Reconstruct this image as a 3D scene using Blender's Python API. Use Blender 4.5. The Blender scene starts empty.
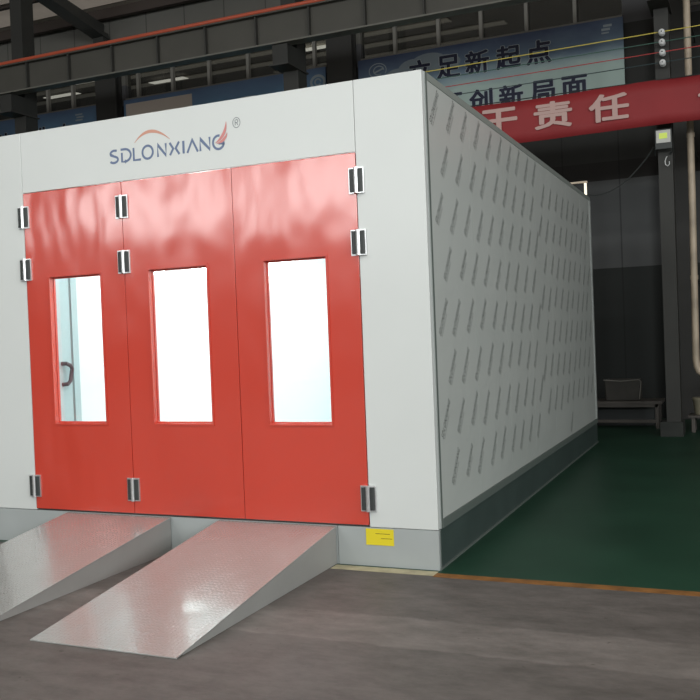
import bpy, bmesh, math, random
from mathutils import Vector, Matrix
random.seed(7)
sc = bpy.context.scene
COL = sc.collection
PI = math.pi

# ------------------------------------------------------------------ materials
def new_mat(name):
    m = bpy.data.materials.new(name); m.use_nodes = True
    return m, m.node_tree.nodes, m.node_tree.links, m.node_tree.nodes['Principled BSDF']

def paint(name, col, rough=.5, metal=0, coat=0, spec=.5, noise=0, nscale=3, bump=0, bscale=40, emit=None, es=0):
    m, N, L, b = new_mat(name)
    b.inputs['Base Color'].default_value = (*col, 1)
    b.inputs['Roughness'].default_value = rough
    b.inputs['Metallic'].default_value = metal
    b.inputs['Coat Weight'].default_value = coat
    b.inputs['Coat Roughness'].default_value = .08
    b.inputs['Specular IOR Level'].default_value = spec
    tc = N.new('ShaderNodeTexCoord')
    if noise:
        n = N.new('ShaderNodeTexNoise'); n.inputs['Scale'].default_value = nscale; n.inputs['Detail'].default_value = 5
        L.new(tc.outputs['Object'], n.inputs['Vector'])
        r = N.new('ShaderNodeValToRGB')
        r.color_ramp.elements[0].position = .3; r.color_ramp.elements[1].position = .7
        r.color_ramp.elements[0].color = (*[max(0, c*(1-noise)) for c in col], 1)
        r.color_ramp.elements[1].color = (*[min(1, c*(1+noise)) for c in col], 1)
        L.new(n.outputs['Fac'], r.inputs['Fac']); L.new(r.outputs['Color'], b.inputs['Base Color'])
    if bump:
        n = N.new('ShaderNodeTexNoise'); n.inputs['Scale'].default_value = bscale; n.inputs['Detail'].default_value = 3
        L.new(tc.outputs['Object'], n.inputs['Vector'])
        bp = N.new('ShaderNodeBump'); bp.inputs['Strength'].default_value = bump; bp.inputs['Distance'].default_value = .02
        L.new(n.outputs['Fac'], bp.inputs['Height']); L.new(bp.outputs['Normal'], b.inputs['Normal'])
    if emit:
        b.inputs['Emission Color'].default_value = (*emit, 1); b.inputs['Emission Strength'].default_value = es
    return m

M = {}
M['white'] = paint('white_panel_paint', (.66, .69, .68), .32, noise=.015, nscale=1.5)
M['inner'] = paint('white_inner_panel', (.80, .83, .84), .45)
M['inner_door'] = paint('service_door_paint', (.42, .52, .54), .45)
M['seam'] = paint('panel_joint_sealant', (.32, .34, .34), .6)
M['trim_light'] = paint('light_grey_trim', (.42, .45, .44), .45)
M['trim_mid'] = paint('grey_edge_trim', (.27, .30, .28), .45)
M['trim_dark'] = paint('grey_green_trim', (.13, .155, .145), .45)
M['base'] = paint('grey_base_paint', (.38, .41, .41), .38, noise=.06, nscale=2)
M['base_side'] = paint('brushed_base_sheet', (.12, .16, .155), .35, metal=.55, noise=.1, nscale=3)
M['chrome'] = paint('polished_hinge_metal', (.75, .76, .77), .28, metal=.85)
M['black'] = paint('black_rubber', (.035, .04, .04), .5)
M['dark_metal'] = paint('dark_painted_steel', (.04, .04, .037), .6, noise=.12, nscale=2)
M['col'] = paint('column_steel', (.031, .031, .028), .6, noise=.12, nscale=2)
M['wall_col'] = paint('wall_column_steel', (.038, .037, .035), .7)
M['flange'] = paint('beam_flange_steel', (.15, .145, .125), .5)
M['beam'] = paint('crane_beam_steel', (.075, .071, .060), .55, noise=.1, nscale=1.5)
M['stiff'] = paint('beam_stiffener_steel', (.04, .039, .035), .6)
M['red_pipe'] = paint('red_pipe_paint', (.55, .10, .05), .3)
M['mullion'] = paint('window_mullion', (.22, .21, .19), .6)
M['yellow'] = paint('yellow_sticker', (.75, .62, .02), .5)
M['ink'] = paint('dark_ink', (.03, .03, .03), .6)
M['ink_brown'] = paint('brown_ink', (.20, .15, .01), .6)
M['navy'] = paint('navy_logo_vinyl', (.13, .18, .30), .4)
M['orange'] = paint('orange_logo_vinyl', (.60, .30, .22), .4)
M['redlogo'] = paint('red_logo_vinyl', (.62, .24, .23), .4)
M['grey_logo'] = paint('grey_logo_vinyl', (.20, .22, .24), .4)
M['filmink'] = paint('film_print_ink', (.07, .08, .08), .45)
M['banner'] = paint('red_banner_cloth', (.29, .022, .026), .65, noise=.12, nscale=1.2)
M['banner_txt'] = paint('pale_banner_lettering', (.58, .39, .36), .7)
M['poster_txt'] = paint('navy_poster_lettering', (.015, .018, .05), .6)
M['poster_line'] = paint('pale_poster_outline', (.45, .52, .55), .6)
M['poster_pale'] = paint('pale_poster_print', (.38, .45, .50), .6)
M['beige'] = paint('beige_paper', (.62, .54, .48), .7)
M['pvc'] = paint('cream_pipe', (.50, .41, .31), .45, noise=.3, nscale=2.5)
M['porcelain'] = paint('white_porcelain', (.75, .76, .76), .3)
M['bench'] = paint('bench_steel', (.085, .075, .066), .5, noise=.2, nscale=3)
M['bin'] = paint('grey_brown_plastic', (.045, .042, .036), .6, noise=.2, nscale=5)
M['bucket'] = paint('beige_plastic', (.26, .24, .17), .5)
M['concrete_pad'] = paint('dark_concrete', (.03, .033, .03), .8, noise=.25, nscale=6)
M['roof'] = paint('roof_sheet', (.36, .31, .26), .7, noise=.08, nscale=1.2)
M['sheet'] = paint('translucent_roof_sheet', (.6, .52, .45), .7, noise=.1, emit=(.9, .78, .66), es=.16)
M['purlin'] = paint('brown_purlin', (.06, .045, .038), .7)
M['lamp'] = paint('lamp_diffuser', (.9, .9, .9), .5, emit=(.93, 1, 1), es=13)
M['tube'] = paint('cream_lamp_tube', (.9, .88, .75), .4, emit=(1, .92, .72), es=1.6)  # emission puts the bright glint on the roof frame upright
M['led'] = paint('yellow_green_led', (.5, .6, .1), .4, emit=(.60, .78, .10), es=.55)
M['reflector'] = paint('lamp_reflector', (.55, .55, .52), .3)
M['handle'] = paint('dark_handle', (.10, .06, .07), .4)
M['interior_floor'] = paint('booth_floor', (.45, .47, .47), .6)
M['ochre'] = paint('ochre_floor_paint', (.22, .095, .022), .7, noise=.3, nscale=8)
M['pale_ochre'] = paint('worn_pale_floor_paint', (.42, .38, .25), .7, noise=.25, nscale=8)
M['skylight'] = paint('skylight_sheet', (.8, .8, .75), .6, emit=(1, .98, .9), es=1.2)
M['neigh'] = paint('neighbour_roof_sheet', (.07, .066, .06), .8, noise=.15)
M['neigh_light'] = paint('neighbour_roof_pale_sheet', (.34, .32, .28), .8)
WIRE = dict(yellow=paint('yellow_wire', (.75, .62, .12), .5), green=paint('green_wire', (.07, .15, .12), .5),
            red=paint('red_wire', (.50, .07, .07), .5), blue=paint('dark_wire', (.045, .07, .075), .5))

def door_paint():
    m, N, L, b = new_mat('red_orange_door_paint')
    b.inputs['Base Color'].default_value = (.60, .042, .018, 1)
    b.inputs['Roughness'].default_value = .33
    b.inputs['Specular IOR Level'].default_value = .6
    b.inputs['Coat Weight'].default_value = 1
    b.inputs['Coat IOR'].default_value = 1.7
    b.inputs['Coat Roughness'].default_value = .14
    tc = N.new('ShaderNodeTexCoord')
    mp = N.new('ShaderNodeMapping'); mp.inputs['Scale'].default_value = (1.6, 1, .8)
    L.new(tc.outputs['Object'], mp.inputs['Vector'])
    n = N.new('ShaderNodeTexNoise'); n.inputs['Scale'].default_value = 1.3; n.inputs['Detail'].default_value = 2
    L.new(mp.outputs['Vector'], n.inputs['Vector'])
    bp = N.new('ShaderNodeBump'); bp.inputs['Strength'].default_value = .35; bp.inputs['Distance'].default_value = .06
    L.new(n.outputs['Fac'], bp.inputs['Height'])
    L.new(bp.outputs['Normal'], b.inputs['Normal']); L.new(bp.outputs['Normal'], b.inputs['Coat Normal'])
    return m
M['door'] = door_paint()

def film_mat():
    m, N, L, b = new_mat('pale_protective_film')
    b.inputs['Roughness'].default_value = .3
    b.inputs['Specular IOR Level'].default_value = .55
    tc = N.new('ShaderNodeTexCoord')
    mp = N.new('ShaderNodeMapping'); mp.inputs['Scale'].default_value = (1, .9, 1.2)
    L.new(tc.outputs['Object'], mp.inputs['Vector'])
    n = N.new('ShaderNodeTexNoise'); n.inputs['Scale'].default_value = 1.2; n.inputs['Detail'].default_value = 3
    L.new(mp.outputs['Vector'], n.inputs['Vector'])
    r = N.new('ShaderNodeValToRGB')
    r.color_ramp.elements[0].color = (.50, .53, .51, 1); r.color_ramp.elements[1].color = (.58, .61, .59, 1)
    L.new(n.outputs['Fac'], r.inputs['Fac']); L.new(r.outputs['Color'], b.inputs['Base Color'])
    n2 = N.new('ShaderNodeTexNoise'); n2.inputs['Scale'].default_value = 3; n2.inputs['Detail'].default_value = 4
    mp2 = N.new('ShaderNodeMapping'); mp2.inputs['Scale'].default_value = (1, .8, 3)
    L.new(tc.outputs['Object'], mp2.inputs['Vector']); L.new(mp2.outputs['Vector'], n2.inputs['Vector'])
    bp = N.new('ShaderNodeBump'); bp.inputs['Strength'].default_value = .25; bp.inputs['Distance'].default_value = .015
    L.new(n2.outputs['Fac'], bp.inputs['Height']); L.new(bp.outputs['Normal'], b.inputs['Normal'])
    return m
M['film'] = film_mat()

def ramp_mat():
    m, N, L, b = new_mat('glossy_tread_plate')
    b.inputs['Base Color'].default_value = (.345, .35, .34, 1)
    b.inputs['Roughness'].default_value = .24
    b.inputs['Specular IOR Level'].default_value = .9
    b.inputs['Coat Weight'].default_value = 1
    b.inputs['Coat IOR'].default_value = 1.52
    b.inputs['Coat Roughness'].default_value = .10
    tc = N.new('ShaderNodeTexCoord')
    hs = []
    for ang, off in ((PI/4, 0), (-PI/4, .5)):
        mp = N.new('ShaderNodeMapping')
        mp.inputs['Rotation'].default_value = (0, 0, ang)
        mp.inputs['Location'].default_value = (off, off, 0)
        mp.inputs['Scale'].default_value = (26, 60, 1)
        L.new(tc.outputs['Object'], mp.inputs['Vector'])
        v = N.new('ShaderNodeTexVoronoi'); v.voronoi_dimensions = '2D'; v.inputs['Randomness'].default_value = .12
        v.inputs['Scale'].default_value = 1
        L.new(mp.outputs['Vector'], v.inputs['Vector'])
        s = N.new('ShaderNodeMapRange'); s.inputs['From Min'].default_value = .1; s.inputs['From Max'].default_value = .42
        s.inputs['To Min'].default_value = 1; s.inputs['To Max'].default_value = 0
        L.new(v.outputs['Distance'], s.inputs['Value']); hs.append(s)
    ck = N.new('ShaderNodeTexChecker'); ck.inputs['Scale'].default_value = 28
    L.new(tc.outputs['Object'], ck.inputs['Vector'])
    mx = N.new('ShaderNodeMix')
    L.new(ck.outputs['Fac'], mx.inputs[0]); L.new(hs[0].outputs[0], mx.inputs[2]); L.new(hs[1].outputs[0], mx.inputs[3])
    bp = N.new('ShaderNodeBump'); bp.inputs['Strength'].default_value = .40; bp.inputs['Distance'].default_value = .0016
    L.new(mx.outputs[0], bp.inputs['Height'])
    nz = N.new('ShaderNodeTexNoise'); nz.inputs['Scale'].default_value = 2.2; nz.inputs['Detail'].default_value = 1
    L.new(tc.outputs['Object'], nz.inputs['Vector'])
    bp2 = N.new('ShaderNodeBump'); bp2.inputs['Strength'].default_value = .25; bp2.inputs['Distance'].default_value = .03
    L.new(nz.outputs['Fac'], bp2.inputs['Height']); L.new(bp2.outputs['Normal'], bp.inputs['Normal'])
    L.new(bp.outputs['Normal'], b.inputs['Normal']); L.new(bp.outputs['Normal'], b.inputs['Coat Normal'])
    return m
M['ramp'] = ramp_mat()
M['ramp_side'] = paint('ramp_side_paint', (.30, .30, .29), .45, noise=.05)

def glass(name, tint=(.93, .98, .97), refl=.10):
    m = bpy.data.materials.new(name); m.use_nodes = True
    N, L = m.node_tree.nodes, m.node_tree.links; N.clear()
    o = N.new('ShaderNodeOutputMaterial'); t = N.new('ShaderNodeBsdfTransparent'); g = N.new('ShaderNodeBsdfGlossy')
    t.inputs['Color'].default_value = (*tint, 1); g.inputs['Roughness'].default_value = .04
    x = N.new('ShaderNodeMixShader'); x.inputs[0].default_value = refl
    L.new(t.outputs[0], x.inputs[1]); L.new(g.outputs[0], x.inputs[2]); L.new(x.outputs[0], o.inputs[0])
    return m
M['glass'] = glass('clear_glass')
M['dusty_glass'] = glass('dusty_glass', (.6, .6, .58), .05)

def floor_mat():
    m, N, L, b = new_mat('worn_grey_concrete')
    b.inputs['Roughness'].default_value = .55
    b.inputs['Specular IOR Level'].default_value = .3
    tc = N.new('ShaderNodeTexCoord'); sep = N.new('ShaderNodeSeparateXYZ'); L.new(tc.outputs['Object'], sep.inputs[0])
    mp = N.new('ShaderNodeMapping'); mp.inputs['Scale'].default_value = (.8, 1.6, 1)
    L.new(tc.outputs['Object'], mp.inputs['Vector'])
    n = N.new('ShaderNodeTexNoise'); n.inputs['Scale'].default_value = 3.5; n.inputs['Detail'].default_value = 10; n.inputs['Roughness'].default_value = .75
    L.new(mp.outputs['Vector'], n.inputs['Vector'])
    r = N.new('ShaderNodeValToRGB'); e = r.color_ramp.elements
    e[0].position = .35; e[0].color = (.085, .077, .071, 1); e[1].position = .66; e[1].color = (.150, .134, .126, 1)
    L.new(n.outputs['Fac'], r.inputs['Fac'])
    # a paler strip of bare concrete along the walkway, with slightly wandering edges
    nz = N.new('ShaderNodeTexNoise'); nz.inputs['Scale'].default_value = 5; nz.inputs['Detail'].default_value = 4
    L.new(tc.outputs['Object'], nz.inputs['Vector'])
    ad = N.new('ShaderNodeMath'); ad.operation = 'MULTIPLY_ADD'; ad.inputs[1].default_value = .10
    L.new(nz.outputs['Fac'], ad.inputs[0]); L.new(sep.outputs['Y'], ad.inputs[2])
    band = N.new('ShaderNodeValToRGB'); band.color_ramp.interpolation = 'LINEAR'
    mr = N.new('ShaderNodeMapRange'); mr.inputs['From Min'].default_value = -2; mr.inputs['From Max'].default_value = 0
    L.new(ad.outputs[0], mr.inputs['Value']); L.new(mr.outputs[0], band.inputs['Fac'])
    be = band.color_ramp.elements
    be[0].position = .29; be[0].color = (0, 0, 0, 1); be[1].position = .30; be[1].color = (1, 1, 1, 1)
    x = be.new(.515); x.color = (1, 1, 1, 1); x = be.new(.53); x.color = (0, 0, 0, 1)
    mx = N.new('ShaderNodeMixRGB'); mx.blend_type = 'MULTIPLY'; mx.inputs['Color2'].default_value = (1.38, 1.38, 1.38, 1)
    L.new(band.outputs['Color'], mx.inputs['Fac']); L.new(r.outputs['Color'], mx.inputs['Color1'])
    # small chips and stains
    v = N.new('ShaderNodeTexNoise'); v.inputs['Scale'].default_value = 16; v.inputs['Detail'].default_value = 3
    L.new(tc.outputs['Object'], v.inputs['Vector'])
    vr = N.new('ShaderNodeValToRGB'); vr.color_ramp.elements[0].position = .24; vr.color_ramp.elements[0].color = (.5, .48, .46, 1)
    vr.color_ramp.elements[1].position = .31; vr.color_ramp.elements[1].color = (1, 1, 1, 1)
    L.new(v.outputs['Fac'], vr.inputs['Fac'])
    m2 = N.new('ShaderNodeMixRGB'); m2.blend_type = 'MULTIPLY'; m2.inputs['Fac'].default_value = .8
    L.new(mx.outputs[0], m2.inputs['Color1']); L.new(vr.outputs['Color'], m2.inputs['Color2'])
    L.new(m2.outputs[0], b.inputs['Base Color'])
    bp = N.new('ShaderNodeBump'); bp.inputs['Strength'].default_value = .15; bp.inputs['Distance'].default_value = .01
    L.new(n.outputs['Fac'], bp.inputs['Height']); L.new(bp.outputs['Normal'], b.inputs['Normal'])
    return m
M['floor'] = floor_mat()

def green_mat():
    m, N, L, b = new_mat('green_epoxy_floor')
    b.inputs['Roughness'].default_value = .42
    b.inputs['Specular IOR Level'].default_value = .22
    tc = N.new('ShaderNodeTexCoord')
    n = N.new('ShaderNodeTexNoise'); n.inputs['Scale'].default_value = 1.1; n.inputs['Detail'].default_value = 7
    L.new(tc.outputs['Object'], n.inputs['Vector'])
    r = N.new('ShaderNodeValToRGB'); e = r.color_ramp.elements
    e[0].position = .3; e[0].color = (.010, .040, .023, 1); e[1].position = .7; e[1].color = (.018, .062, .037, 1)
    L.new(n.outputs['Fac'], r.inputs['Fac'])
    mp = N.new('ShaderNodeMapping'); mp.inputs['Rotation'].default_value = (0, 0, .5); mp.inputs['Scale'].default_value = (1.1, 7, 1)
    L.new(tc.outputs['Object'], mp.inputs['Vector'])
    s = N.new('ShaderNodeTexNoise'); s.inputs['Scale'].default_value = 5; s.inputs['Detail'].default_value = 6
    L.new(mp.outputs['Vector'], s.inputs['Vector'])
    sr = N.new('ShaderNodeValToRGB'); sr.color_ramp.elements[0].position = .70; sr.color_ramp.elements[0].color = (0, 0, 0, 1)
    sr.color_ramp.elements[1].position = .78; sr.color_ramp.elements[1].color = (1, 1, 1, 1)
    L.new(s.outputs['Fac'], sr.inputs['Fac'])
    mx = N.new('ShaderNodeMixRGB'); mx.inputs['Color2'].default_value = (.09, .13, .10, 1)
    L.new(sr.outputs['Color'], mx.inputs['Fac']); L.new(r.outputs['Color'], mx.inputs['Color1'])
    L.new(mx.outputs[0], b.inputs['Base Color'])
    bp = N.new('ShaderNodeBump'); bp.inputs['Strength'].default_value = .2; bp.inputs['Distance'].default_value = .01
    L.new(n.outputs['Fac'], bp.inputs['Height']); L.new(bp.outputs['Normal'], b.inputs['Normal'])
    return m
M['green'] = green_mat()

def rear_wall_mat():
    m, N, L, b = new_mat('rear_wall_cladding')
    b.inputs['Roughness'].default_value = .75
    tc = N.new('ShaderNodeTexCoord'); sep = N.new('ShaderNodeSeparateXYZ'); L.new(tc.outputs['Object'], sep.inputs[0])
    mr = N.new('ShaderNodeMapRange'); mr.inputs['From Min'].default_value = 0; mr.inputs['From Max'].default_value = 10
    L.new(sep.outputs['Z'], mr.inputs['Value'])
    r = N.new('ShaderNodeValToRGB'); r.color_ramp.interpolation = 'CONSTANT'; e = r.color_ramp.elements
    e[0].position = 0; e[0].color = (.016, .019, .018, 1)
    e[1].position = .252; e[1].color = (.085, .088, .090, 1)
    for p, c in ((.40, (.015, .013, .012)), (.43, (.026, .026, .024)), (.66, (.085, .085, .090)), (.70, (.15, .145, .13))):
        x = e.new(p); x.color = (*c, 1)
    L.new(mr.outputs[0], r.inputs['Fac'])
    # sheet joints
    w = N.new('ShaderNodeMath'); w.operation = 'PINGPONG'; w.inputs[1].default_value = .47
    L.new(sep.outputs['X'], w.inputs[0])
    g = N.new('ShaderNodeMath'); g.operation = 'GREATER_THAN'; g.inputs[1].default_value = .012
    L.new(w.outputs[0], g.inputs[0])
    mx = N.new('ShaderNodeMixRGB'); mx.blend_type = 'MULTIPLY'; mx.inputs['Fac'].default_value = .5
    L.new(r.outputs['Color'], mx.inputs['Color1']); L.new(g.outputs[0], mx.inputs['Color2'])
    L.new(mx.outputs[0], b.inputs['Base Color'])
    return m
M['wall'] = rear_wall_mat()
M['wall_plain'] = paint('hall_wall', (.10, .10, .10), .8)
M['wall_side'] = paint('hall_side_wall', (.16, .165, .165), .8)

def poster_mat(name, top, mid, low):
    m, N, L, b = new_mat(name)
    b.inputs['Roughness'].default_value = .55
    tc = N.new('ShaderNodeTexCoord'); sep = N.new('ShaderNodeSeparateXYZ'); L.new(tc.outputs['Object'], sep.inputs[0])
    mp = N.new('ShaderNodeMapping'); mp.inputs['Scale'].default_value = (.9, 1, 2.0)
    L.new(tc.outputs['Object'], mp.inputs['Vector'])
    n = N.new('ShaderNodeTexNoise'); n.inputs['Scale'].default_value = 1.6; n.inputs['Detail'].default_value = 5
    L.new(mp.outputs['Vector'], n.inputs['Vector'])
    ad = N.new('ShaderNodeMath'); ad.operation = 'MULTIPLY_ADD'; ad.inputs[1].default_value = .5
    L.new(n.outputs['Fac'], ad.inputs[0]); L.new(sep.outputs['Z'], ad.inputs[2])
    mr = N.new('ShaderNodeMapRange'); mr.inputs['From Min'].default_value = 5.15; mr.inputs['From Max'].default_value = 7.05
    L.new(ad.outputs[0], mr.inputs['Value'])
    r = N.new('ShaderNodeValToRGB'); e = r.color_ramp.elements
    e[0].position = 0; e[0].color = (*low, 1); e[1].position = .95; e[1].color = (*top, 1)
    x = e.new(.52); x.color = (*low, 1); x = e.new(.72); x.color = (*mid, 1)
    L.new(mr.outputs[0], r.inputs['Fac']); L.new(r.outputs['Color'], b.inputs['Base Color'])
    return m
M['poster'] = poster_mat('sky_poster_print', (.045, .07, .16), (.17, .25, .35), (.44, .56, .52))
M['poster_blue'] = poster_mat('blue_poster_print', (.11, .18, .33), (.15, .29, .46), (.20, .40, .52))

# ------------------------------------------------------------------ mesh helpers
class MB:
    def __init__(s): s.v = []; s.f = []; s.mi = []
    def add(s, vs, fs, mi=0):
        o = len(s.v); s.v += [tuple(v) for v in vs]; s.f += [tuple(i+o for i in f) for f in fs]; s.mi += [mi]*len(fs); return s
    def box(s, x0, x1, y0, y1, z0, z1, mi=0):
        vs = [(x, y, z) for x in (x0, x1) for y in (y0, y1) for z in (z0, z1)]
        return s.add(vs, [(0,1,3,2), (4,6,7,5), (0,4,5,1), (2,3,7,6), (0,2,6,4), (1,5,7,3)], mi)
    def prism(s, pts, a0, a1, axis='x', mi=0):      # profile pts extruded along an axis
        def mk(p, a): return (a, p[0], p[1]) if axis == 'x' else ((p[0], a, p[1]) if axis == 'y' else (p[0], p[1], a))
        n = len(pts); vs = [mk(p, a0) for p in pts]+[mk(p, a1) for p in pts]
        fs = [tuple(range(n)), tuple(range(2*n-1, n-1, -1))]+[(i, i+n, (i+1) % n+n, (i+1) % n) for i in range(n)]
        return s.add(vs, fs, mi)
    def tube(s, pts, r, n=10, mi=0, cap=True):
        pts = [Vector(p) for p in pts]; o = len(s.v); fs = []; vs = []
        rr = r if isinstance(r, (list, tuple)) else [r]*len(pts)
        up = None
        for i, p in enumerate(pts):
            d = (pts[min(i+1, len(pts)-1)]-pts[max(i-1, 0)]).normalized()
            if up is None:
                up = Vector((0, 0, 1)) if abs(d.z) < .9 else Vector((1, 0, 0))
            a = d.cross(up).normalized(); b2 = a.cross(d).normalized(); up = b2
            for k in range(n):
                t = 2*PI*k/n; vs.append(p+(a*math.cos(t)+b2*math.sin(t))*rr[i])
        for i in range(len(pts)-1):
            for k in range(n):
                fs.append((i*n+k, i*n+(k+1) % n, (i+1)*n+(k+1) % n, (i+1)*n+k))
        if cap: fs += [tuple(range(n)), tuple(range((len(pts)-1)*n+n-1, (len(pts)-1)*n-1, -1))]
        return s.add(vs, fs, mi)
    def build(s, name, mats, parent=None, bevel=0, smooth=False):
        me = bpy.data.meshes.new(name); me.from_pydata(s.v, [], s.f)
        for m in (mats if isinstance(mats, (list, tuple)) else [mats]): me.materials.append(m)
        me.polygons.foreach_set('material_index', s.mi)
        bm = bmesh.new(); bm.from_mesh(me)
        bmesh.ops.recalc_face_normals(bm, faces=bm.faces)
        bm.to_mesh(me); bm.free()
        if smooth:
            for p in me.polygons: p.use_smooth = True
            me.set_sharp_from_angle(angle=.7)
        o = bpy.data.objects.new(name, me); COL.objects.link(o)
        if parent: o.parent = parent; o.matrix_parent_inverse = Matrix.Translation(-parent.location)
        if bevel:
            b = o.modifiers.new('bevel', 'BEVEL'); b.width = bevel; b.segments = 2; b.limit_method = 'ANGLE'; b.angle_limit = .6
        return o

def tag(o, label=None, cat=None, group=None, kind=None):
    if label: o['label'] = label
    if cat: o['category'] = cat
    if group: o['group'] = group
    if kind: o['kind'] = kind
    return o
def thing(name, label, cat, loc=(0, 0, 0), group=None):
    o = bpy.data.objects.new(name, None); COL.objects.link(o); o.location = loc; o.empty_display_size = .2
    return tag(o, label, cat, group)
def B(*a): return MB().box(*a)

def text_mesh(txt, size, offset=0, spacing=1.0):
    """verts and faces of a string, lower-left anchored, in the xy plane"""
    c = bpy.data.curves.new('lettering', 'FONT'); c.body = txt; c.size = size; c.offset = offset; c.resolution_u = 3; c.space_character = spacing
    o = bpy.data.objects.new('lettering', c); COL.objects.link(o)
    dg = bpy.context.evaluated_depsgraph_get(); dg.update()
    me = bpy.data.meshes.new_from_object(o.evaluated_get(dg))
    vs = [v.co.copy() for v in me.vertices]; fs = [tuple(p.vertices) for p in me.polygons]
    bpy.data.objects.remove(o); bpy.data.curves.remove(c); bpy.data.meshes.remove(me)
    return vs, fs
def fit_text(txt, offset=0, spacing=1.0):
    """the string's mesh normalised to a unit box"""
    vs, fs = text_mesh(txt, 1, offset, spacing)
    x0 = min(v.x for v in vs); x1 = max(v.x for v in vs); y0 = min(v.y for v in vs); y1 = max(v.y for v in vs)
    return [((v.x-x0)/(x1-x0), (v.y-y0)/(y1-y0)) for v in vs], fs
def put_glyph(mb, ch, x0, x1, z0, z1, y, offset=.02, mi=0, grow=0):
    # a bold stroke is the regular glyph laid down in a small ring of overlapping positions
    vs, fs = fit_text(ch, 0)
    x0 += offset*.5; x1 -= offset*.5; z0 += offset*.5; z1 -= offset*.5
    g = offset*.5+grow
    for k, (sx, sz) in enumerate(((0, 0), (-1, 0), (1, 0), (0, -.7), (0, .7), (-.7, -.6), (.7, -.6), (-.7, .6), (.7, .6))):
        mb.add([(x0+(x1-x0)*a+sx*g, y-.0001*k, z0+(z1-z0)*b+sz*g) for a, b in vs], fs, mi)

def stroke(mb, pts, w, y, mi=0, closed=False):
    """a flat thick polyline on the plane of constant y; w may be a list"""
    n = len(pts); L_, R_ = [], []
    ww = w if isinstance(w, (list, tuple)) else [w]*n
    for i in range(n):
        if closed: a, b = pts[i-1], pts[(i+1) % n]
        else: a, b = pts[max(i-1, 0)], pts[min(i+1, n-1)]
        dx, dz = b[0]-a[0], b[1]-a[1]; l = math.hypot(dx, dz) or 1; nx, nz = -dz/l, dx/l; h = ww[i]/2
        if 0 < i < n-1 or closed:
            p0, p1, p2 = pts[i-1], pts[i], pts[(i+1) % n]
            d1 = (p1[0]-p0[0], p1[1]-p0[1]); l1 = math.hypot(*d1) or 1
            cs = (d1[0]*dx+d1[1]*dz)/(l1*l); h /= max(.5, abs(cs))
        L_.append((pts[i][0]+nx*h, y, pts[i][1]+nz*h)); R_.append((pts[i][0]-nx*h, y, pts[i][1]-nz*h))
    fs = [(i, (i+1) % n, (i+1) % n+n, i+n) for i in range(n if closed else n-1)]
    mb.add(L_+R_, fs, mi)
def arc(cx, cz, rx, rz, a0, a1, n=20):
    return [(cx+rx*math.cos(math.radians(a0+(a1-a0)*i/n)), cz+rz*math.sin(math.radians(a0+(a1-a0)*i/n))) for i in range(n+1)]

# ------------------------------------------------------------------ the setting
tag(B(-24, 14, -24, -.06, -.2, 0).build('floor', M['floor']), kind='structure')
tag(B(-24, 14, -.06, 10.5, -.2, .0).build('floor_rear', M['green']), kind='structure')
ln = MB(); ln.box(.0, 14, -.155, -.065, .0005, .002, 0); ln.box(-.735, -.0, -.135, -.03, .0005, .002, 1)
tag(ln.build('trim_1', [M['ochre'], M['pale_ochre']]), kind='structure')

WY = 10.25
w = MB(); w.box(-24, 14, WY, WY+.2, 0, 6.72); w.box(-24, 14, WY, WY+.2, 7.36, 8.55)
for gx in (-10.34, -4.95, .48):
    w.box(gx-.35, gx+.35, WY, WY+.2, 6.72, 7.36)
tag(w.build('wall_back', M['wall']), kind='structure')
tag(B(13.9, 14.1, -24, 10.5, 0, 12).build('wall_right', M['wall_plain']), kind='structure')
tag(B(-24.1, -23.9, -24, 10.5, 0, 12).build('wall_left', M['wall_side']), kind='structure')
f_ = MB(); f_.box(-24, 14, -24.2, -24, 0, 5.8); f_.box(-24, 14, -24.2, -24, 8.2, 12.7)
for x in (-24, -15, -6, 3, 12): f_.box(x, x+.7, -24.2, -24, 5.8, 8.2)
tag(f_.build('wall_front', M['wall_plain']), kind='structure')

# roof slope: rises from the eave on the rear wall towards the hall
def roof_z(y): return 8.55+.14*(10.45-y)
rf = MB(); rf.prism([(10.45, roof_z(10.45)), (-24.2, roof_z(-24.2)), (-24.2, roof_z(-24.2)+.1), (10.45, roof_z(10.45)+.1)], -24, 14)
tag(rf.build('ceiling', M['roof']), kind='structure')
for i, (y, h, wd) in enumerate(((10.05, .20, .12), (9.15, .06, .1), (8.2, .16, .1), (7.2, .16, .1), (6.0, .16, .1))):
    z = roof_z(y)
    p = MB(); p.prism([(y-wd/2, z-h), (y+wd/2, z-h), (y+wd/2, z-.005), (y-wd/2, z-.005)], -24, 14)
    tag(p.build('roof_purlin', M['purlin']), ['dark purlin along the eave above the rear wall', 'thin dark purlin just in from the eave',
        'dark roof purlin crossing the top left corner', 'dark roof purlin further up the slope', 'dark roof purlin highest up the slope'][i], 'purlin', 'purlins under the roof sheets')

# window strip under the crane beam
bays = [(-16.2, -10.69), (-9.99, -5.30), (-4.60, .13), (.83, 5.5)]
mulls = [(-14.6, -13.75, -12.95, -12.07, -11.38), (-9.66, -8.80, -7.92, -7.02, -6.30, -5.56), (-3.91, -3.07, -2.28, -1.47, -.64), (1.7, 2.6, 3.5, 4.4)]
for i, ((a, b), ms) in enumerate(zip(bays, mulls)):
    r = thing('window_%d' % (i+1), None, None, ((a+b)/2, WY, 6.72)); r['kind'] = 'structure'
    fr = MB(); fr.box(a, b, WY-.02, WY+.06, 6.70, 6.74); fr.box(a, b, WY-.02, WY+.06, 7.33, 7.38)
    fr.build('window_frame', M['mullion'], r)
    for x in ms: B(x-.03, x+.03, WY-.03, WY+.05, 6.72, 7.36).build('mullion', M['mullion'], r)
    B(a, b, WY+.09, WY+.095, 6.74, 7.36).build('pane', M['dusty_glass'], r)
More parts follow.
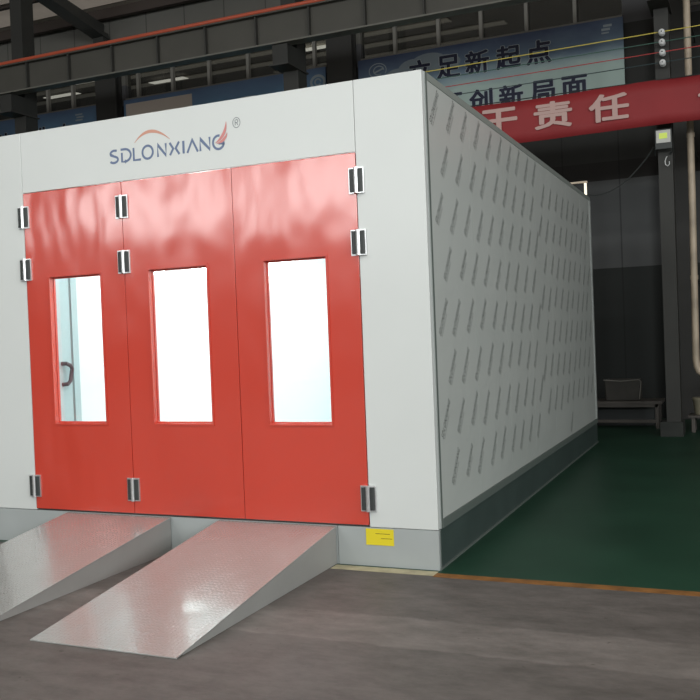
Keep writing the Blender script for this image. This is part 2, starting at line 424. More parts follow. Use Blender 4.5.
# the next hall beyond the strip: a roof underside with purlins and skylights
n_ = MB(); n_.prism([(10.6, 9.2), (24, 10.6), (24, 10.75), (10.6, 9.35)], -30, 14); n_.box(-30, 14, 24, 24.2, 0, 10.6)
tag(n_.build('neighbour_hall_shell', M['neigh']), kind='structure')
pl = MB()
for y, x0, x1 in ((16.4, -30, -9), (17.9, -30, -5.2), (19.3, -30, -4), (20.8, -12, -5)):
    z = 9.2+(y-10.6)*.1045
    pl.prism([(y, z-.03), (y+.45, z+.02), (y+.45, z-.01), (y, z-.06)], x0, x1)
tag(pl.build('neighbour_roof_strips', M['neigh_light']), kind='structure')
sk = MB()
for x, y in ((-17.5, 17.2), (-19.5, 18.5), (-10.2, 18.2), (-15.6, 19.0), (-23, 19.5)):
    z = 9.2+(y-10.6)*.1045-.1; sk.prism([(y, z), (y+.35, z+.037), (y+.35, z+.02), (y, z-.02)], x, x+1.3)
tag(sk.build('neighbour_skylight', M['skylight']), kind='structure')

ts = MB()
for y0, y1 in ((9.25, 9.85), (8.3, 9.05), (7.3, 8.1), (6.1, 7.1)):
    ts.prism([(y0, roof_z(y0)-.012), (y1, roof_z(y1)-.012), (y1, roof_z(y1)-.002), (y0, roof_z(y0)-.002)], -22, 12)
tag(ts.build('trim_2', M['sheet']), kind='structure')
# rafter over the left column and the building columns against the rear wall
r = thing('roof_rafter', 'dark deep roof rafter sloping down to the rear wall at upper left', 'rafter', (-10.3, 10.0, 8.1))
pr = [(10.2, 8.02), (5.6, 8.80), (5.6, 8.86), (10.2, 8.08)]
MB().prism(pr, -10.62, -10.30).build('flange', M['dark_metal'], r)
MB().prism([(10.2, 8.08), (5.6, 8.86), (5.6, roof_z(5.6)-.21), (10.2, roof_z(10.2)-.21)], -10.48, -10.44).build('web', M['dark_metal'], r)
B(-10.60, -10.34, 10.02, 10.2, 7.85, 8.16).build('end_plate', M['dark_metal'], r)

names = ['dark steel building column against the rear wall at far left', 'dark steel building column between the two blue posters behind the booth', 'dark steel building column against the rear wall, just behind the floodlight column']
for i, gx in enumerate((-10.34, -4.95, .93)):
    r = thing('building_column', names[i], 'column', (gx, 10.1, 0), 'columns against the rear wall')
    B(gx-.26, gx+.26, 10.20, 10.24, 0, 7.38).build('flange', M['wall_col'], r)
    B(gx-.02, gx+.02, 10.06, 10.20, 0, 7.38).build('web', M['wall_col'], r)
    B(gx-.26, gx+.26, 10.02, 10.06, 0, 7.38).build('flange', M['wall_col'], r)

# ------------------------------------------------------------------ crane columns, runway beam, red pipe
names = ['dark steel crane column at far left, rising past the runway beam', 'dark steel crane column behind the booth with a bracket under the beam', 'dark green grey crane column right of the booth carrying the floodlight']
for i, gx in enumerate((-10.51, -4.80, .89)):
    r = thing('crane_column', names[i], 'column', (gx, 7.85, 0), 'columns carrying the crane beam')
    rx = gx+.135; lx = gx-.135 if i < 2 else gx-.055
    lo = MB(); lo.box(lx, rx, 7.68, 7.72, 0, 8.9); lo.box(lx, rx, 7.97, 8.0, 0, 8.9); lo.box(lx+.035, rx-.004, 7.72, 7.97, 0, 8.9)
    lo.build('shaft', M['col'], r)
    if i == 2:
        B(gx-.14, gx+.16, 7.62, 8.08, 0, .20).build('concrete_base', M['concrete_pad'], r)
    br = MB(); br.box(lx, rx, 7.33, 7.37, 5.94, 6.255); br.box(rx-.05, rx, 7.37, 7.68, 5.94, 6.255); br.box(lx, lx+.045, 7.37, 7.68, 5.94, 6.255)
    br.build('bracket', M['col'], r)
    B(lx-.05, rx+.03, 7.28, 8.02, 5.915, 5.94).build('bracket_plate', M['stiff'], r)

bm_ = thing('crane_runway_beam', 'long dark grey steel crane runway beam with vertical stiffeners above the booth', 'beam', (-5, 7.43, 6.26))
bb = MB(); bb.box(-20, 9, 7.38, 7.40, 6.285, 6.755); bb.box(-20, 9, 7.28, 7.50, 6.755, 6.78)
B(-20, 9, 7.28, 7.50, 6.26, 6.285).build('lower_flange', M['flange'], bm_)
bb.build('girder', M['beam'], bm_)
for k in range(22):
    x = -2.37-.951*(19-k)
    if x < -1.5 and x > -20: B(x-.012, x+.012, 7.31, 7.38, 6.285, 6.755).build('stiffener', M['stiff'], bm_)
pp = MB(); pp.tube([(-20, 7.32, 6.816), (9, 7.32, 6.816)], .034, 12)
tag(pp.build('red_pipe', M['red_pipe'], smooth=True), 'long thin red pipe running along the top of the crane beam', 'pipe')

# ------------------------------------------------------------------ posters on the rear wall
def poster_thing(x0, x1, label, mat):
    r = thing('wall_poster', label, 'poster', ((x0+x1)/2, 10.18, 4.9), 'blue sky posters on the rear wall')
    B(x0, x1, 10.165, 10.19, 4.9, 6.69).build('sheet', mat, r)
    return r
PY = 10.160
def glyph_part(r, rows):
    mb = MB()
    for ch, x0, x1, z0, z1 in rows:
        put_glyph(mb, ch, x0, x1, z0, z1, PY, .030, 1, .012)
        put_glyph(mb, ch, x0, x1, z0, z1, PY-.004, .030, 0)
    mb.build('lettering_line', [M['poster_txt'], M['poster_line']], r)
r = poster_thing(-4.63, .15, 'large pale blue sky poster with two lines of dark Chinese lettering above the red banner', M['poster'])
rows = []
for ch, x in zip('立足新起点', (-3.64, -3.10, -2.57, -2.01, -1.48)): rows.append((ch, x, x+.44, 6.11, 6.53))
glyph_part(r, rows); rows = []
for ch, x in zip('开创新局面', (-3.06, -2.52, -1.98, -1.43, -.89)): rows.append((ch, x, x+.43, 5.42, 5.84))
glyph_part(r, rows)
e_ = MB(); e_.box(-.20, -.06, PY-.002, PY, 6.50, 6.54); e_.box(-.17, -.03, PY-.002, PY, 6.56, 6.60); e_.box(-.2, -.08, PY-.002, PY, 6.45, 6.475)
e_.build('corner_emblem', M['poster_pale'], r)
def swirl(mb, cx, cz, s):
    stroke(mb, arc(cx, cz, .17*s, .13*s, -30, 250), .016, PY-.002)
    stroke(mb, arc(cx+.02, cz, .10*s, .08*s, 0, 300), .02, PY-.002)
    stroke(mb, [(cx-.06*s, cz-.03), (cx+.12*s, cz+.03)], .03, PY-.002)
s_ = MB(); swirl(s_, -4.24, 6.45, 1); s_.build('swirl_emblem', M['poster_pale'], r)
cl = MB()
for cx, cz, rx, rz in ((-3.55, 6.36, .30, .20), (-3.25, 6.45, .35, .17), (-2.95, 6.40, .3, .15), (-3.85, 6.30, .25, .13)):
    pts = arc(cx, cz, rx, rz, 0, 360, 24)[:-1]; k = .0003*len(cl.v)/24
    cl.add([(p[0], PY+.003-k, p[1]) for p in pts], [tuple(range(24))])
cl.build('printed_cloud', paint('printed_cloud', (.26, .32, .37), .6), r)

r = poster_thing(-9.99, -5.30, 'blue poster with a blank beige panel showing above the booth roof', M['poster_blue'])
B(-9.93, -8.30, 10.155, 10.164, 6.18, 6.60).build('beige_panel', M['beige'], r)
s_ = MB(); stroke(s_, arc(-7.0, 6.12, .5, .24, 0, 180), .02, PY-.002); s_.build('arc_emblem', M['poster_pale'], r)
s_ = MB(); stroke(s_, [(-6.1, 6.1), (-5.9, 6.16), (-5.86, 6.30)], .03, PY-.002); s_.build('check_emblem', M['poster_pale'], r); s_ = MB()
stroke(s_, arc(-5.47, 6.42, .14, .12, -30, 250), .05, PY-.002); stroke(s_, arc(-5.47, 6.42, .06, .06, 0, 330), .03, PY-.002)
s_.build('swirl_emblem', M['poster_pale'], r)
r = poster_thing(-16.2, -10.69, 'dark blue poster with the tops of Chinese characters at far left above the booth', M['poster_blue'])
rows = [('以', -13.55, -13.15, 6.0, 6.42), ('质', -12.95, -12.55, 6.0, 6.42), ('生', -12.35, -11.95, 5.98, 6.42), ('存', -11.75, -11.35, 5.98, 6.42)]
glyph_part(r, rows)
e_ = MB(); e_.box(-11.27, -11.08, PY-.002, PY, 6.54, 6.57); e_.box(-11.24, -11.05, PY-.002, PY, 6.48, 6.515); e_.box(-11.27, -11.08, PY-.002, PY, 6.42, 6.455)
e_.build('corner_emblem', M['poster_pale'], r)

# ------------------------------------------------------------------ red banner
r = thing('red_banner', 'long red cloth banner with pale Chinese lettering hung across the crane column', 'banner', (0, 7.35, 4.25))
bn = MB(); nx = 80; X0, X1 = -7.0, 6.0
vs = []; fs = []
for j in range(5):
    for i in range(nx+1):
        x = X0+(X1-X0)*i/nx; sag = .012*math.sin(x*1.7)
        vs.append((x, 7.35+.010*math.sin(x*3.1+j*.8)+.006*math.sin(x*9+j), 4.245+.60*j/4+sag+(.02 if j == 4 else 0)*0))
for j in range(4):
    for i in range(nx): a = j*(nx+1)+i; fs.append((a, a+1, a+nx+2, a+nx+1))
bn.add(vs, fs); o = bn.build('cloth', M['banner'], r, smooth=True)
sm = o.modifiers.new('thickness', 'SOLIDIFY'); sm.thickness = .003; sm.offset = 1
tx = MB()
for ch, x in (('干', -1.57), ('责', -.795), ('任', -.03), ('一', 1.39), ('丝', 2.16)):
    z0, z1 = (4.375, 4.765) if ch != '一' else (4.55, 4.60)
    tx = MB(); put_glyph(tx, ch, x, x+.54, z0, z1, 7.325, .030)
    tx.build('character', M['banner_txt'], r)
hm = MB(); hm.tube([(X0, 7.35, 4.855), (X1, 7.35, 4.855)], .008, 6); hm.build('cord', M['ink'], r)

# ------------------------------------------------------------------ wires, insulators, floodlight, pipe
for cname, z in (('yellow', 5.56), ('green', 5.425), ('red', 5.285), ('blue', 5.145)):
    t = MB(); t.tube([(-9.0+.9*k, 7.56, z-.0108*(1.4-(-9.0+.9*k))) for k in range(20)], .0065, 6)
    wl = dict(yellow='thin yellow wire, topmost of the four strung across the column', green='thin green wire just below the yellow one',
              red='thin red wire, third from the top across the column', blue='thin dark wire, lowest of the four across the column')[cname]
    tag(t.build('overhead_wire', WIRE[cname]), wl, 'wire', 'wires strung along the crane columns')
pos = ['topmost, on the yellow wire', 'second down, on the green wire', 'third down, on the red wire', 'lowest, on the dark wire']
for k, z in enumerate((5.545, 5.41, 5.27, 5.13)):
    t = MB(); t.tube([(.945, 7.50, z), (.945, 7.515, z), (.945, 7.54, z), (.945, 7.55, z), (.945, 7.57, z), (.945, 7.58, z), (.945, 7.62, z)], [.022, .04, .042, .026, .026, .042, .04], 16)
    i_ = t.build('wire_insulator', M['porcelain'], smooth=True)
    tag(i_, 'white porcelain insulator on the column, '+pos[k], 'insulator', 'insulators on the column')
    b_ = MB(); b_.tube([(.945, 7.49, z), (.945, 7.68, z)], .009, 8); b_.build('bolt', M['black'], i_)

r = thing('floodlight', 'black floodlight with a yellow green lens on the column under the red banner', 'lamp', (.925, 7.6, 3.93))
hs = MB(); hs.prism([(.815, 3.95), (1.035, 3.95), (1.035, 4.225), (.815, 4.225)], 7.50, 7.53, 'y'); hs.box(.85, 1.0, 7.53, 7.60, 3.99, 4.19)
hs.build('housing', M['black'], r, bevel=.006)
B(.832, 1.018, 7.492, 7.502, 4.035, 4.205).build('reflector', M['reflector'], r)
B(.87, .975, 7.484, 7.493, 4.09, 4.165).build('led_panel', M['led'], r)
MB().tube([(.81, 7.55, 4.0), (.80, 7.62, 3.93), (.80, 7.67, 3.90)], .008, 6).build('bracket_arm', M['black'], r)
MB().tube([(1.04, 7.55, 4.0), (1.03, 7.62, 3.93), (.99, 7.67, 3.90)], .008, 6).build('bracket_arm', M['black'], r)
h = MB(); h.tube([(.955, 7.67, 3.87), (.95, 7.62, 3.86), (.93, 7.60, 3.80), (.935, 7.60, 3.75), (.96, 7.60, 3.73), (.985, 7.60, 3.75), (.985, 7.60, 3.79)], .006, 6)
tag(h.build('cable_hook', M['porcelain'], smooth=True), 'small pale wire hook on the column below the floodlight', 'hook')

pv = thing('drain_pipe', 'cream vertical pipe beside the column, turning right near the floor', 'pipe', (1.33, 8, .8))
t = MB(); t.tube([(1.255, 8, 7.4), (1.25, 8, 5.8), (1.245, 8, 3.3), (1.225, 8, 1.05), (1.235, 8, .95), (1.26, 8, .88), (1.32, 8, .84), (1.40, 8, .83), (2.6, 8, .82)], .048, 14)
t.build('tube', M['pvc'], pv, smooth=True)
for z in (4.19, 2.2, 6.1):
    xx = 1.25 if z > 3 else 1.236
    t = MB(); t.tube([(xx, 8, z-.03), (xx, 8, z+.03)], .055, 14); t.build('coupling', M['pvc'], pv, smooth=True)
    B(xx-.01, xx+.01, 8.05, 10.245, z-.008, z+.008).build('pipe_stay', M['dark_metal'], pv)
B(2.2, 2.24, 7.98, 8.02, 0, .78).build('support_leg', M['dark_metal'], pv)
# bucket on a low shelf and bench with bin
sh = thing('low_shelf', 'low dark steel shelf at the right edge beside the column', 'shelf', (1.6, 8.3, 0))
B(1.09, 2.2, 8.12, 8.6, .215, .24).build('shelf_top', M['bench'], sh)
for x in (1.13, 2.1):
    for y in (8.16, 8.52): B(x, x+.05, y, y+.04, 0, .215).build('leg', M['bench'], sh)
bk = thing('plastic_bucket', 'beige plastic bucket on the low shelf at the right edge', 'bucket', (1.28, 8.35, .24))
t = MB(); t.tube([(1.27, 8.35, .242), (1.27, 8.35, .44), (1.27, 8.35, .47), (1.27, 8.35, .485)], [.10, .125, .135, .13], 20); t.build('body', M['bucket'], bk, smooth=True)
t = MB(); t.tube([(1.27+.13*math.cos(a), 8.35-.03, .46-.1*math.sin(a)) for a in [PI*k/10 for k in range(11)]], .004, 5); t.build('handle', M['ink'], bk)

bn_ = thing('steel_bench', 'low dark steel bench against the rear wall behind the booth', 'bench', (0, 8.8, 0))
B(-1.3, .70, 8.58, 9.15, .375, .415).build('bench_top', M['bench'], bn_)
B(-1.3, .64, 8.60, 8.64, .325, .375).build('apron', M['bench'], bn_)
B(-1.3, .60, 8.60, 8.64, .09, .135).build('stretcher', M['bench'], bn_)
for x in (-1.2, .60):
    for y in (8.60, 9.07): B(x, x+.05, y, y+.05, 0, .375).build('leg', M['bench'], bn_)
B(-1.1, .56, 8.9, 8.93, .02, .36).build('back_board', M['black'], bn_)
bi = thing('plastic_bin', 'grey brown open bin standing on the low bench behind the booth', 'bin', (.12, 8.85, .415))
t = MB(); a = [(-.12, .418), (.36, .418), (.385, .70), (.37, .735), (-.14, .735), (-.14, .70)]
t.prism(a, 8.70, 8.73, 'y'); t.prism(a, 9.02, 9.05, 'y'); t.box(-.14, -.11, 8.73, 9.02, .418, .735); t.box(.35, .38, 8.73, 9.02, .44, .735); t.box(-.12, .36, 8.72, 9.03, .418, .44)
t.build('body', M['bin'], bi, bevel=.01)
t = MB(); t.tube([(-.15, 8.685, .735), (.1, 8.68, .715), (.37, 8.685, .735), (.40, 8.7, .70), (.385, 8.69, .56), (.37, 8.69, .44)], .009, 6); t.build('rim', M['mullion'], bi)

# ------------------------------------------------------------------ the booth
W = 3.88; H = 3.3; D = 6.93; TB = .268
booth = thing('spray_booth', 'large white spray paint booth with red folding doors and film covered side', 'spray booth', (-W/2, D/2, 0))
def part(mb, name, mat, parent=None, **k): return mb.build(name, mat, parent or booth, **k)

# base
b_ = MB(); b_.box(-W, -2.186, .004, .05, 0, TB-.004, 0); b_.box(-2.182, -.735, .004, .05, 0, TB-.004, 0); b_.box(-.728, 0, .004, .05, 0, TB-.004, 0)
b_.box(-W+.05, -.05, .012, .04, 0, TB-.01, 1)
part(b_, 'front_base_skirt', [M['base'], M['seam']])
b_ = MB(); b_.box(-.05, -.002, .05, D, 0, TB-.004, 0); b_.box(-.004, .010, .012, D, .0, .012, 1); b_.box(-.004, .004, .030, .040, 0, TB-.006, 1)
part(b_, 'side_base_skirt', [M['base_side'], M['trim_dark']])
part(B(-W, -W+.05, .05, D, 0, TB-.004), 'side_base_skirt', M['base_side'])
part(B(-W+.05, -.05, D-.05, D, 0, TB-.004), 'rear_base_skirt', M['base_side'])
part(B(-W+.05, -.05, .06, D-.06, .20, .262), 'booth_floor', M['interior_floor'])
# front panels
part(B(-W, -3.4035, 0, .05, TB, H), 'front_panel', M['white'], bevel=.003)
part(B(-.4875, -.0, 0, .05, TB, H), 'front_panel', M['white'], bevel=.003)
part(B(-3.4005, -.4905, 0, .05, 2.818, H), 'header_panel', M['white'], bevel=.003)
part(B(-3.41, -.48, .02, .05, TB-.004, TB+.004), 'door_sill', M['black'])
# walls, roof
part(B(-.05, -.004, .05, D, TB, H-.01), 'side_panel', M['trim_light'])
wl = MB(); wl.box(-W, -W+.05, .05, D, TB, H-.01); part(wl, 'side_panel', M['inner'])
part(B(-W+.05, -.05, D-.05, D, TB, H-.01), 'rear_panel', M['inner'])
part(B(-W+.05, -.05, .05, D-.05, H-.35, H-.30), 'inner_ceiling', M['inner'])
part(B(-W, 0, .05, D, H-.01, H), 'roof_panel', M['trim_light'])
# side trims
t = MB(); t.box(-.004, .004, .0505, .062, TB, H, 0); part(t, 'corner_trim', M['trim_light'])
t = MB(); t.box(-.004, .006, .062, .092, TB, H, 0); part(t, 'corner_channel', M['trim_dark'])
t = MB(); t.box(-.004, .005, .092, D, H-.0455, H+.002, 0); part(t, 'top_trim', M['trim_mid'])
t = MB(); t.box(-.004, .010, .092, D, TB-.002, .325, 0); part(t, 'bottom_trim', M['trim_dark'])
t = MB(); t.box(-.004, .008, D-.08, D, .325, H-.045, 0); part(t, 'rear_trim', M['trim_light'])

# protective film with repeated print
fm = MB()
ys = [.092, 1.10, 2.10, 3.10, 4.10, 5.10, 6.10, D-.08]
for a, b in zip(ys, ys[1:]): fm.box(-.004, .001, a, b-.004, .326, H-.046, 0)
gv, gf = fit_text('SDLONXIANG', .012, 1.22)
gv2, gf2 = fit_text('SDLONXIANG', 0, 1.15)
k = 0
for row in range(9):
    ztop = 3.215-.356*row-(.0 if row else .01)
    off = .37 if row % 2 == 0 else .19
    for c in range(-1, 20):
        y1 = off+.349*c+random.uniform(-.02, .02)+(.06 if c > 9 else 0); z1 = ztop+random.uniform(-.015, .012)-(.16 if c > 9 else 0)
        ln_ = random.choice((.28, .30, .30, .26, .31)); ang = math.atan2(.225, .175)
        dy, dz = math.cos(ang), math.sin(ang)
        y0, z0 = y1-ln_*dy, z1-ln_*dz
        for (vv, ff, hh, sh_, l0, l1) in ((gv, gf, .052, 0, 0, 1), (gv2, gf2, .017, -.028, .05, .70)):
            pts = []
            for u, v in vv:
                s = (l0+(l1-l0)*u)*ln_; t_ = v*hh+sh_
                pts.append((.0016, y0+s*dy-t_*dz, z0+s*dz+t_*dy))
            mny = min(p[1] for p in pts); mxy = max(p[1] for p in pts); mnz = min(p[2] for p in pts); mxz = max(p[2] for p in pts)
            if mny < .1 or mxy > D-.09 or mnz < .34 or mxz > H-.047: continue
            fm.add(pts, ff, 1)
part(fm, 'protective_film', [M['film'], M['filmink']])

# doors
leaves = [(-3.3975, -2.4365, -3.162, -2.662), (-2.4315, -1.4655, -2.212, -1.702), (-1.4605, -.4935, -1.224, -.740)]
DT = .058
for i, (x0, x1, wx0, wx1) in enumerate(leaves):
    z0, z1, wz0, wz1 = .279, 2.813, .968, 2.128
    mb = MB()
    # a single slab with a hole: front, back and inner faces
    O = [(x0, z0), (x1, z0), (x1, z1), (x0, z1)]; I = [(wx0, wz0), (wx1, wz0), (wx1, wz1), (wx0, wz1)]
    vs = [(x, -.002, z) for x, z in O]+[(x, -.002, z) for x, z in I]+[(x, DT, z) for x, z in O]+[(x, DT, z) for x, z in I]
    fs = []
    for q in range(4):
        r2 = (q+1) % 4
        fs += [(q, r2, 4+r2, 4+q), (8+q, 8+r2, 12+r2, 12+q), (q, r2, 8+r2, 8+q), (4+q, 4+r2, 12+r2, 12+q)]
    mb.add(vs, fs)
    leaf = part(mb, 'door_leaf', M['door'], bevel=.003)
    fr = MB(); a = .014; g = .012
    for (u0, u1, v0, v1) in ((wx0-a, wx1+a, wz1, wz1+a), (wx0-a, wx1+a, wz0-a, wz0), (wx0-a, wx0, wz0, wz1), (wx1, wx1+a, wz0, wz1)):
        fr.box(u0, u1, -.009, -.002, v0, v1)
    for (u0, u1, v0, v1) in ((wx0, wx1, wz1-g, wz1), (wx0, wx1, wz0, wz0+g), (wx0, wx0+.006, wz0+g, wz1-g), (wx1-.006, wx1, wz0+g, wz1-g)):
        fr.box(u0, u1, .035, .056, v0, v1)
    fr.build('window_frame', M['door'], leaf)
    B(wx0+.004, wx1-.004, .046, .050, wz0+.004, wz1-.004).build('window_pane', M['glass'], leaf)

# hinges
def hinge(x, z):
    hz, hw = .088, .056
    mb = MB()
    mb.box(x-hw, x+hw, -.014, -.002, z-hz, z+hz)
    mb.tube([(x, -.020, z-hz), (x, -.020, z+hz)], .016, 12)
    for q in (-.06, -.02, .02, .06): mb.tube([(x, -.020, z+q-.0015), (x, -.020, z+q+.0015)], .018, 12)
    h_ = part(mb, 'hinge', M['chrome'], bevel=.003)
    for s in (-1, 1):
        c = x+s*.030
        c_ = MB(); c_.prism([(c-.017, -.0145), (c+.017, -.0145), (c+.017, -.021), (c+.009, -.026), (c-.009, -.026), (c-.017, -.021)], z-hz+.010, z+hz-.010, 'z')
        c_.build('cover_strip', M['black'], h_)
for x in (-3.396, -2.430, -.486):
    for z in (2.622, 2.203, .463): hinge(x, z)

# yellow notice
st = MB(); st.box(-.520, -.318, .0005, .004, .145, .256, 0); st.box(-.45, -.345, 0, .0008, .222, .226, 1); st.box(-.41, -.33, 0, .0008, .190, .194, 1)
part(st, 'yellow_notice', [M['yellow'], M['ink_brown']])

# logo lettering, built of strokes
lg = MB(); Y_ = -.0012; zb, zt = 2.962, 3.055; hgt = zt-zb; w_ = .0175
def zz(t): return zb+hgt*t
def letter_S(a, b):
    c = (a+b)/2; r = (b-a)/2
    stroke(lg, arc(c+.004, zz(.76), r, hgt*.24, 55, 200, 12)+[(c, zz(.52))]+arc(c-.004, zz(.25), r, hgt*.25, 60, -150, 14), w_, Y_)
def letter_D(a, b):
    stroke(lg, [(a+.012, zz(.74)), (a+.012, zz(0)), ((a+b)/2-.01, zz(0))]+arc((a+b)/2-.01, zz(.5), (b-a)/2+.004, hgt*.5, -90, 90, 16)+[(a+.002, zz(1))], w_, Y_)
def letter_L(a, b): stroke(lg, [(a+.005, zz(1)), (a+.005, zz(0)), (b, zz(0))], w_, Y_)
def letter_O(a, b): stroke(lg, arc((a+b)/2, zz(.5), (b-a)/2-.004, hgt*.52, 0, 360, 28)[:-1], w_, Y_, closed=True)
def letter_N(a, b): stroke(lg, [(a+.005, zz(0)), (a+.005, zz(.97)), (b-.005, zz(.05)), (b-.005, zz(1.02))], w_, Y_)
def letter_X(a, b):
    m = (a+b)/2
    stroke(lg, [(a, zz(1)), (m-.012, zz(.5)), (a, zz(0))], w_, Y_); stroke(lg, [(b, zz(1)), (m+.010, zz(.5)), (b, zz(0))], w_, Y_)
def letter_I(a, b): stroke(lg, [((a+b)/2, zz(0)), ((a+b)/2, zz(1))], w_+.002, Y_)
def letter_A(a, b): stroke(lg, [(a, zz(0)), ((a+b)/2, zz(.98)), (b, zz(0))], w_, Y_)
def letter_G(a, b):
    stroke(lg, arc((a+b)/2, zz(.5), (b-a)/2-.004, hgt*.52, 75, 355, 24)+[((a+b)/2+.0, zz(.42))], w_, Y_)
SP = [('S', -2.523, -2.447), ('D', -2.425, -2.325), ('L', -2.309, -2.240), ('O', -2.228, -2.126), ('N', -2.090, -2.008), ('X', -1.978, -1.895),
      ('I', -1.871, -1.845), ('A', -1.826, -1.735), ('N', -1.718, -1.627), ('G', -1.608, -1.508)]
for ch, a, b in SP: globals()['letter_'+ch](a, b)
part(lg, 'logo_lettering', M['navy'])
sw = MB(); pts = [((1-t)**2*-2.292+2*t*(1-t)*-2.155+t*t*-1.975, (1-t)**2*3.091+2*t*(1-t)*3.235+t*t*3.083) for t in [q/24 for q in range(25)]]
stroke(sw, pts, [.004+.020*math.sin(PI*q/24)**1.2 for q in range(25)], Y_)
part(sw, 'logo_arc', M['orange'])
wg = MB()
def leaf_(p0, p1, p2, wmax, n=14):
    pp_ = []
    for q in range(n+1):
        t = q/n; pp_.append(((1-t)**2*p0[0]+2*t*(1-t)*p1[0]+t*t*p2[0], (1-t)**2*p0[1]+2*t*(1-t)*p1[1]+t*t*p2[1]))
    stroke(wg, pp_, [.002+wmax*math.sin(PI*q/n) for q in range(n+1)], Y_-.0012)
leaf_((-1.585, 3.005), (-1.49, 3.05), (-1.488, 3.150), .022)
leaf_((-1.575, 3.000), (-1.50, 3.01), (-1.482, 3.070), .020)
part(wg, 'logo_wing', M['redlogo'])
rg = MB(); stroke(rg, arc(-1.403, 3.131, .030, .036, 0, 360, 24)[:-1], .005, Y_, closed=True)
stroke(rg, [(-1.413, 3.112), (-1.413, 3.151), (-1.400, 3.151)]+arc(-1.400, 3.141, .010, .010, 90, -90, 8)+[(-1.412, 3.131)], .0055, Y_)
stroke(rg, [(-1.402, 3.131), (-1.391, 3.112)], .0055, Y_)
part(rg, 'registered_mark', M['grey_logo'])

# inside: lamps, wall panels, service door with handle
for y in (.9, 2.6, 4.3, 6.0):
    part(B(-3.2, -.7, y-.42, y+.42, H-.42, H-.352), 'ceiling_lamp', M['lamp'])
for x in (-3.80,):
    for y0 in (1.9, 3.6, 5.3):
        part(B(x-.025, x+.025, y0-.55, y0+.55, 2.3, 2.62), 'wall_lamp', M['lamp'])
sd = part(B(-W+.05, -W+.075, .20, .965, .275, 2.9), 'service_door', M['inner_door'])
sf = MB(); sf.box(-W+.05, -W+.078, .968, .975, .27, 2.9); part(sf, 'door_gap', M['seam'])
sf = MB(); sf.box(-W+.05, -W+.085, .98, 1.06, .27, 2.9); part(sf, 'door_jamb', M['inner_door'])
hx = -W+.075
t = MB(); t.tube([(hx, .83, 1.42), (hx+.045, .845, 1.42), (hx+.05, .89, 1.40), (hx+.05, .91, 1.37), (hx+.05, .88, 1.26), (hx+.045, .85, 1.235), (hx, .83, 1.23)], .019, 8)
t.build('door_handle', M['handle'], sd, smooth=True)

# ------------------------------------------------------------------ ramps
def ramp(x0, x1, label):
    r = thing('loading_ramp', label, 'ramp', ((x0+x1)/2, -.98, 0), 'loading ramps at the booth doors')
    L_ = 1.95; h_ = .262
    dk = MB(); dk.prism([(-L_, .002), (-.002, h_-.008), (-.002, h_), (-.02, h_), (-L_, .008)], x0, x1)
    dk.build('deck_plate', M['ramp'], r)
    for a in (x0+.004, x1-.010):
        MB().prism([(-L_+.06, .001), (-.004, .001), (-.004, h_-.009), (-L_+.06, .009)], a, a+.006).build('side_plate', M['ramp_side'], r)
    B(x0+.01, x1-.01, -.012, -.004, .001, h_-.01).build('end_plate', M['ramp_side'], r)
    return r
ramp(-3.075, -2.105, 'grey tread plate loading ramp leading to the left door leaf')
ramp(-1.680, -.740, 'grey tread plate loading ramp in front of the right door leaf')

# ------------------------------------------------------------------ on the booth roof: frame with glowing upright, and cable
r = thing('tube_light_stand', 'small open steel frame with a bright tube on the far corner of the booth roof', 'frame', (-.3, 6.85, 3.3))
B(-.95, -.01, 6.83, 6.87, 3.495, 3.52).build('rail', M['pvc'], r)
B(-.95, -.91, 6.83, 6.87, 3.302, 3.495).build('post', M['dark_metal'], r)
B(-.055, -.015, 6.855, 6.87, 3.302, 3.495).build('post', M['dark_metal'], r)
t = MB(); t.tube([(-.035, 6.84, 3.335), (-.035, 6.84, 3.49)], .017, 12); t.build('lamp_tube', M['tube'], r, smooth=True)  # frame upright, its bright look put in as emission
t = MB(); t.tube([(-.015, 6.86, 3.34), (.06, 6.9, 3.325), (.15, 6.95, 3.335), (.25, 7.0, 3.37), (.36, 7.1, 3.44), (.48, 7.2, 3.54), (.60, 7.35, 3.70), (.70, 7.5, 3.85), (.78, 7.68, 4.02)], .009, 6)
tag(t.build('hanging_cable', M['black'], smooth=True), 'thin black cable drooping from the booth roof corner up to the column', 'cable')

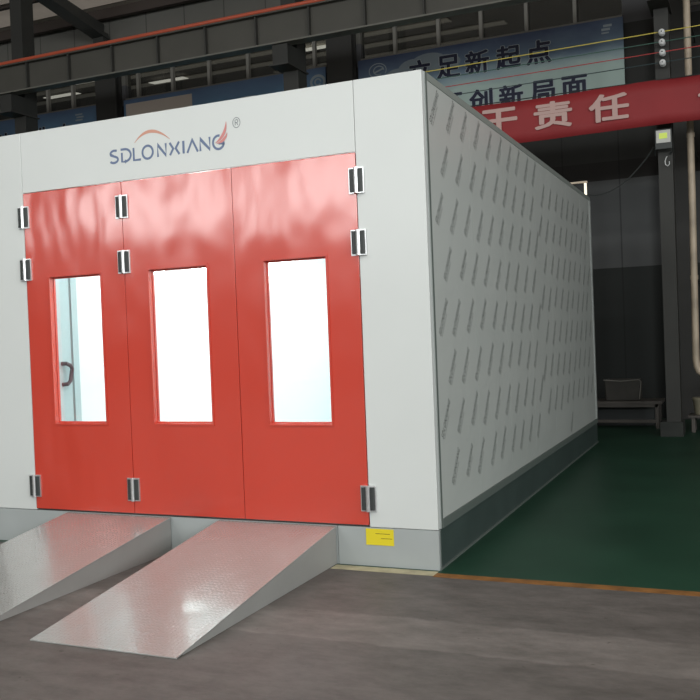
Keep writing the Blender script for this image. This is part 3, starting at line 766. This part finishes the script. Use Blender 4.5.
# ------------------------------------------------------------------ lights
def area(name, loc, size, energy, rot, col=(1, 1, 1)):
    l = bpy.data.lights.new(name, 'AREA'); l.shape = 'RECTANGLE'; l.size, l.size_y = size; l.energy = energy; l.color = col
    o = bpy.data.objects.new(name, l); COL.objects.link(o); o.location = loc; o.rotation_euler = rot
    return o
# daylight through the high window bays of the front wall
for i, x in enumerate((-19.15, -10.15, -1.15, 7.85)):
    area('window_daylight', (x, -23.9, 7.0), (8.2, 2.4), 850, (PI/2, 0, 0), (.97, 1, .99))
for y in (-17, -7):
    area('window_daylight', (13.8, y, 5.5), (8, 4.5), 1700, (PI/2, 0, PI/2), (.97, 1, .99))  # added fill in front of the solid right wall, brightens the booth side
area('neighbour_hall_lamp', (-8, 15, 3), (20, 4), 750, (PI, 0, 0), (1, .97, .9))  # added upward fill standing in for floor bounce in the next hall
# high bay lamps under the roof
for x, y, e in ((-7, -5.5, 260), (-1, -5.5, 260), (5, -5.5, 380), (-7, -12, 260), (-1, -12, 260), (5, -12, 260), (-13, -5.5, 200)):
    area('high_bay_lamp', (x, y, 9.3), (1.2, 1.2), e, (0, 0, 0), (1, .99, .95))

wd = bpy.data.worlds.new('World'); sc.world = wd; wd.use_nodes = True
bg = wd.node_tree.nodes['Background']; bg.inputs[0].default_value = (.8, .9, 1, 1); bg.inputs[1].default_value = .3

# ------------------------------------------------------------------ camera
yaw, pitch, roll = -.41142, -.01636, -.03886
f = Vector((math.sin(yaw)*math.cos(pitch), math.cos(yaw)*math.cos(pitch), math.sin(pitch)))
rr = Vector((math.cos(yaw), -math.sin(yaw), 0)); u = rr.cross(f)
r2 = rr*math.cos(roll)+u*math.sin(roll); u2 = -rr*math.sin(roll)+u*math.cos(roll)
cam = bpy.data.cameras.new('camera'); co = bpy.data.objects.new('camera', cam); COL.objects.link(co)
mt = Matrix((r2, u2, -f)).transposed().to_4x4(); mt.translation = Vector((1.91431, -5.72854, 1.57919)); co.matrix_world = mt
cam.sensor_width = 36; cam.lens = 914.70/700*36; cam.clip_end = 200
sc.camera = co
sc.view_settings.view_transform = 'Standard'; sc.view_settings.look = 'None'; sc.view_settings.gamma = 1
sc.view_settings.use_curve_mapping = False
sc.view_settings.exposure = -0.7
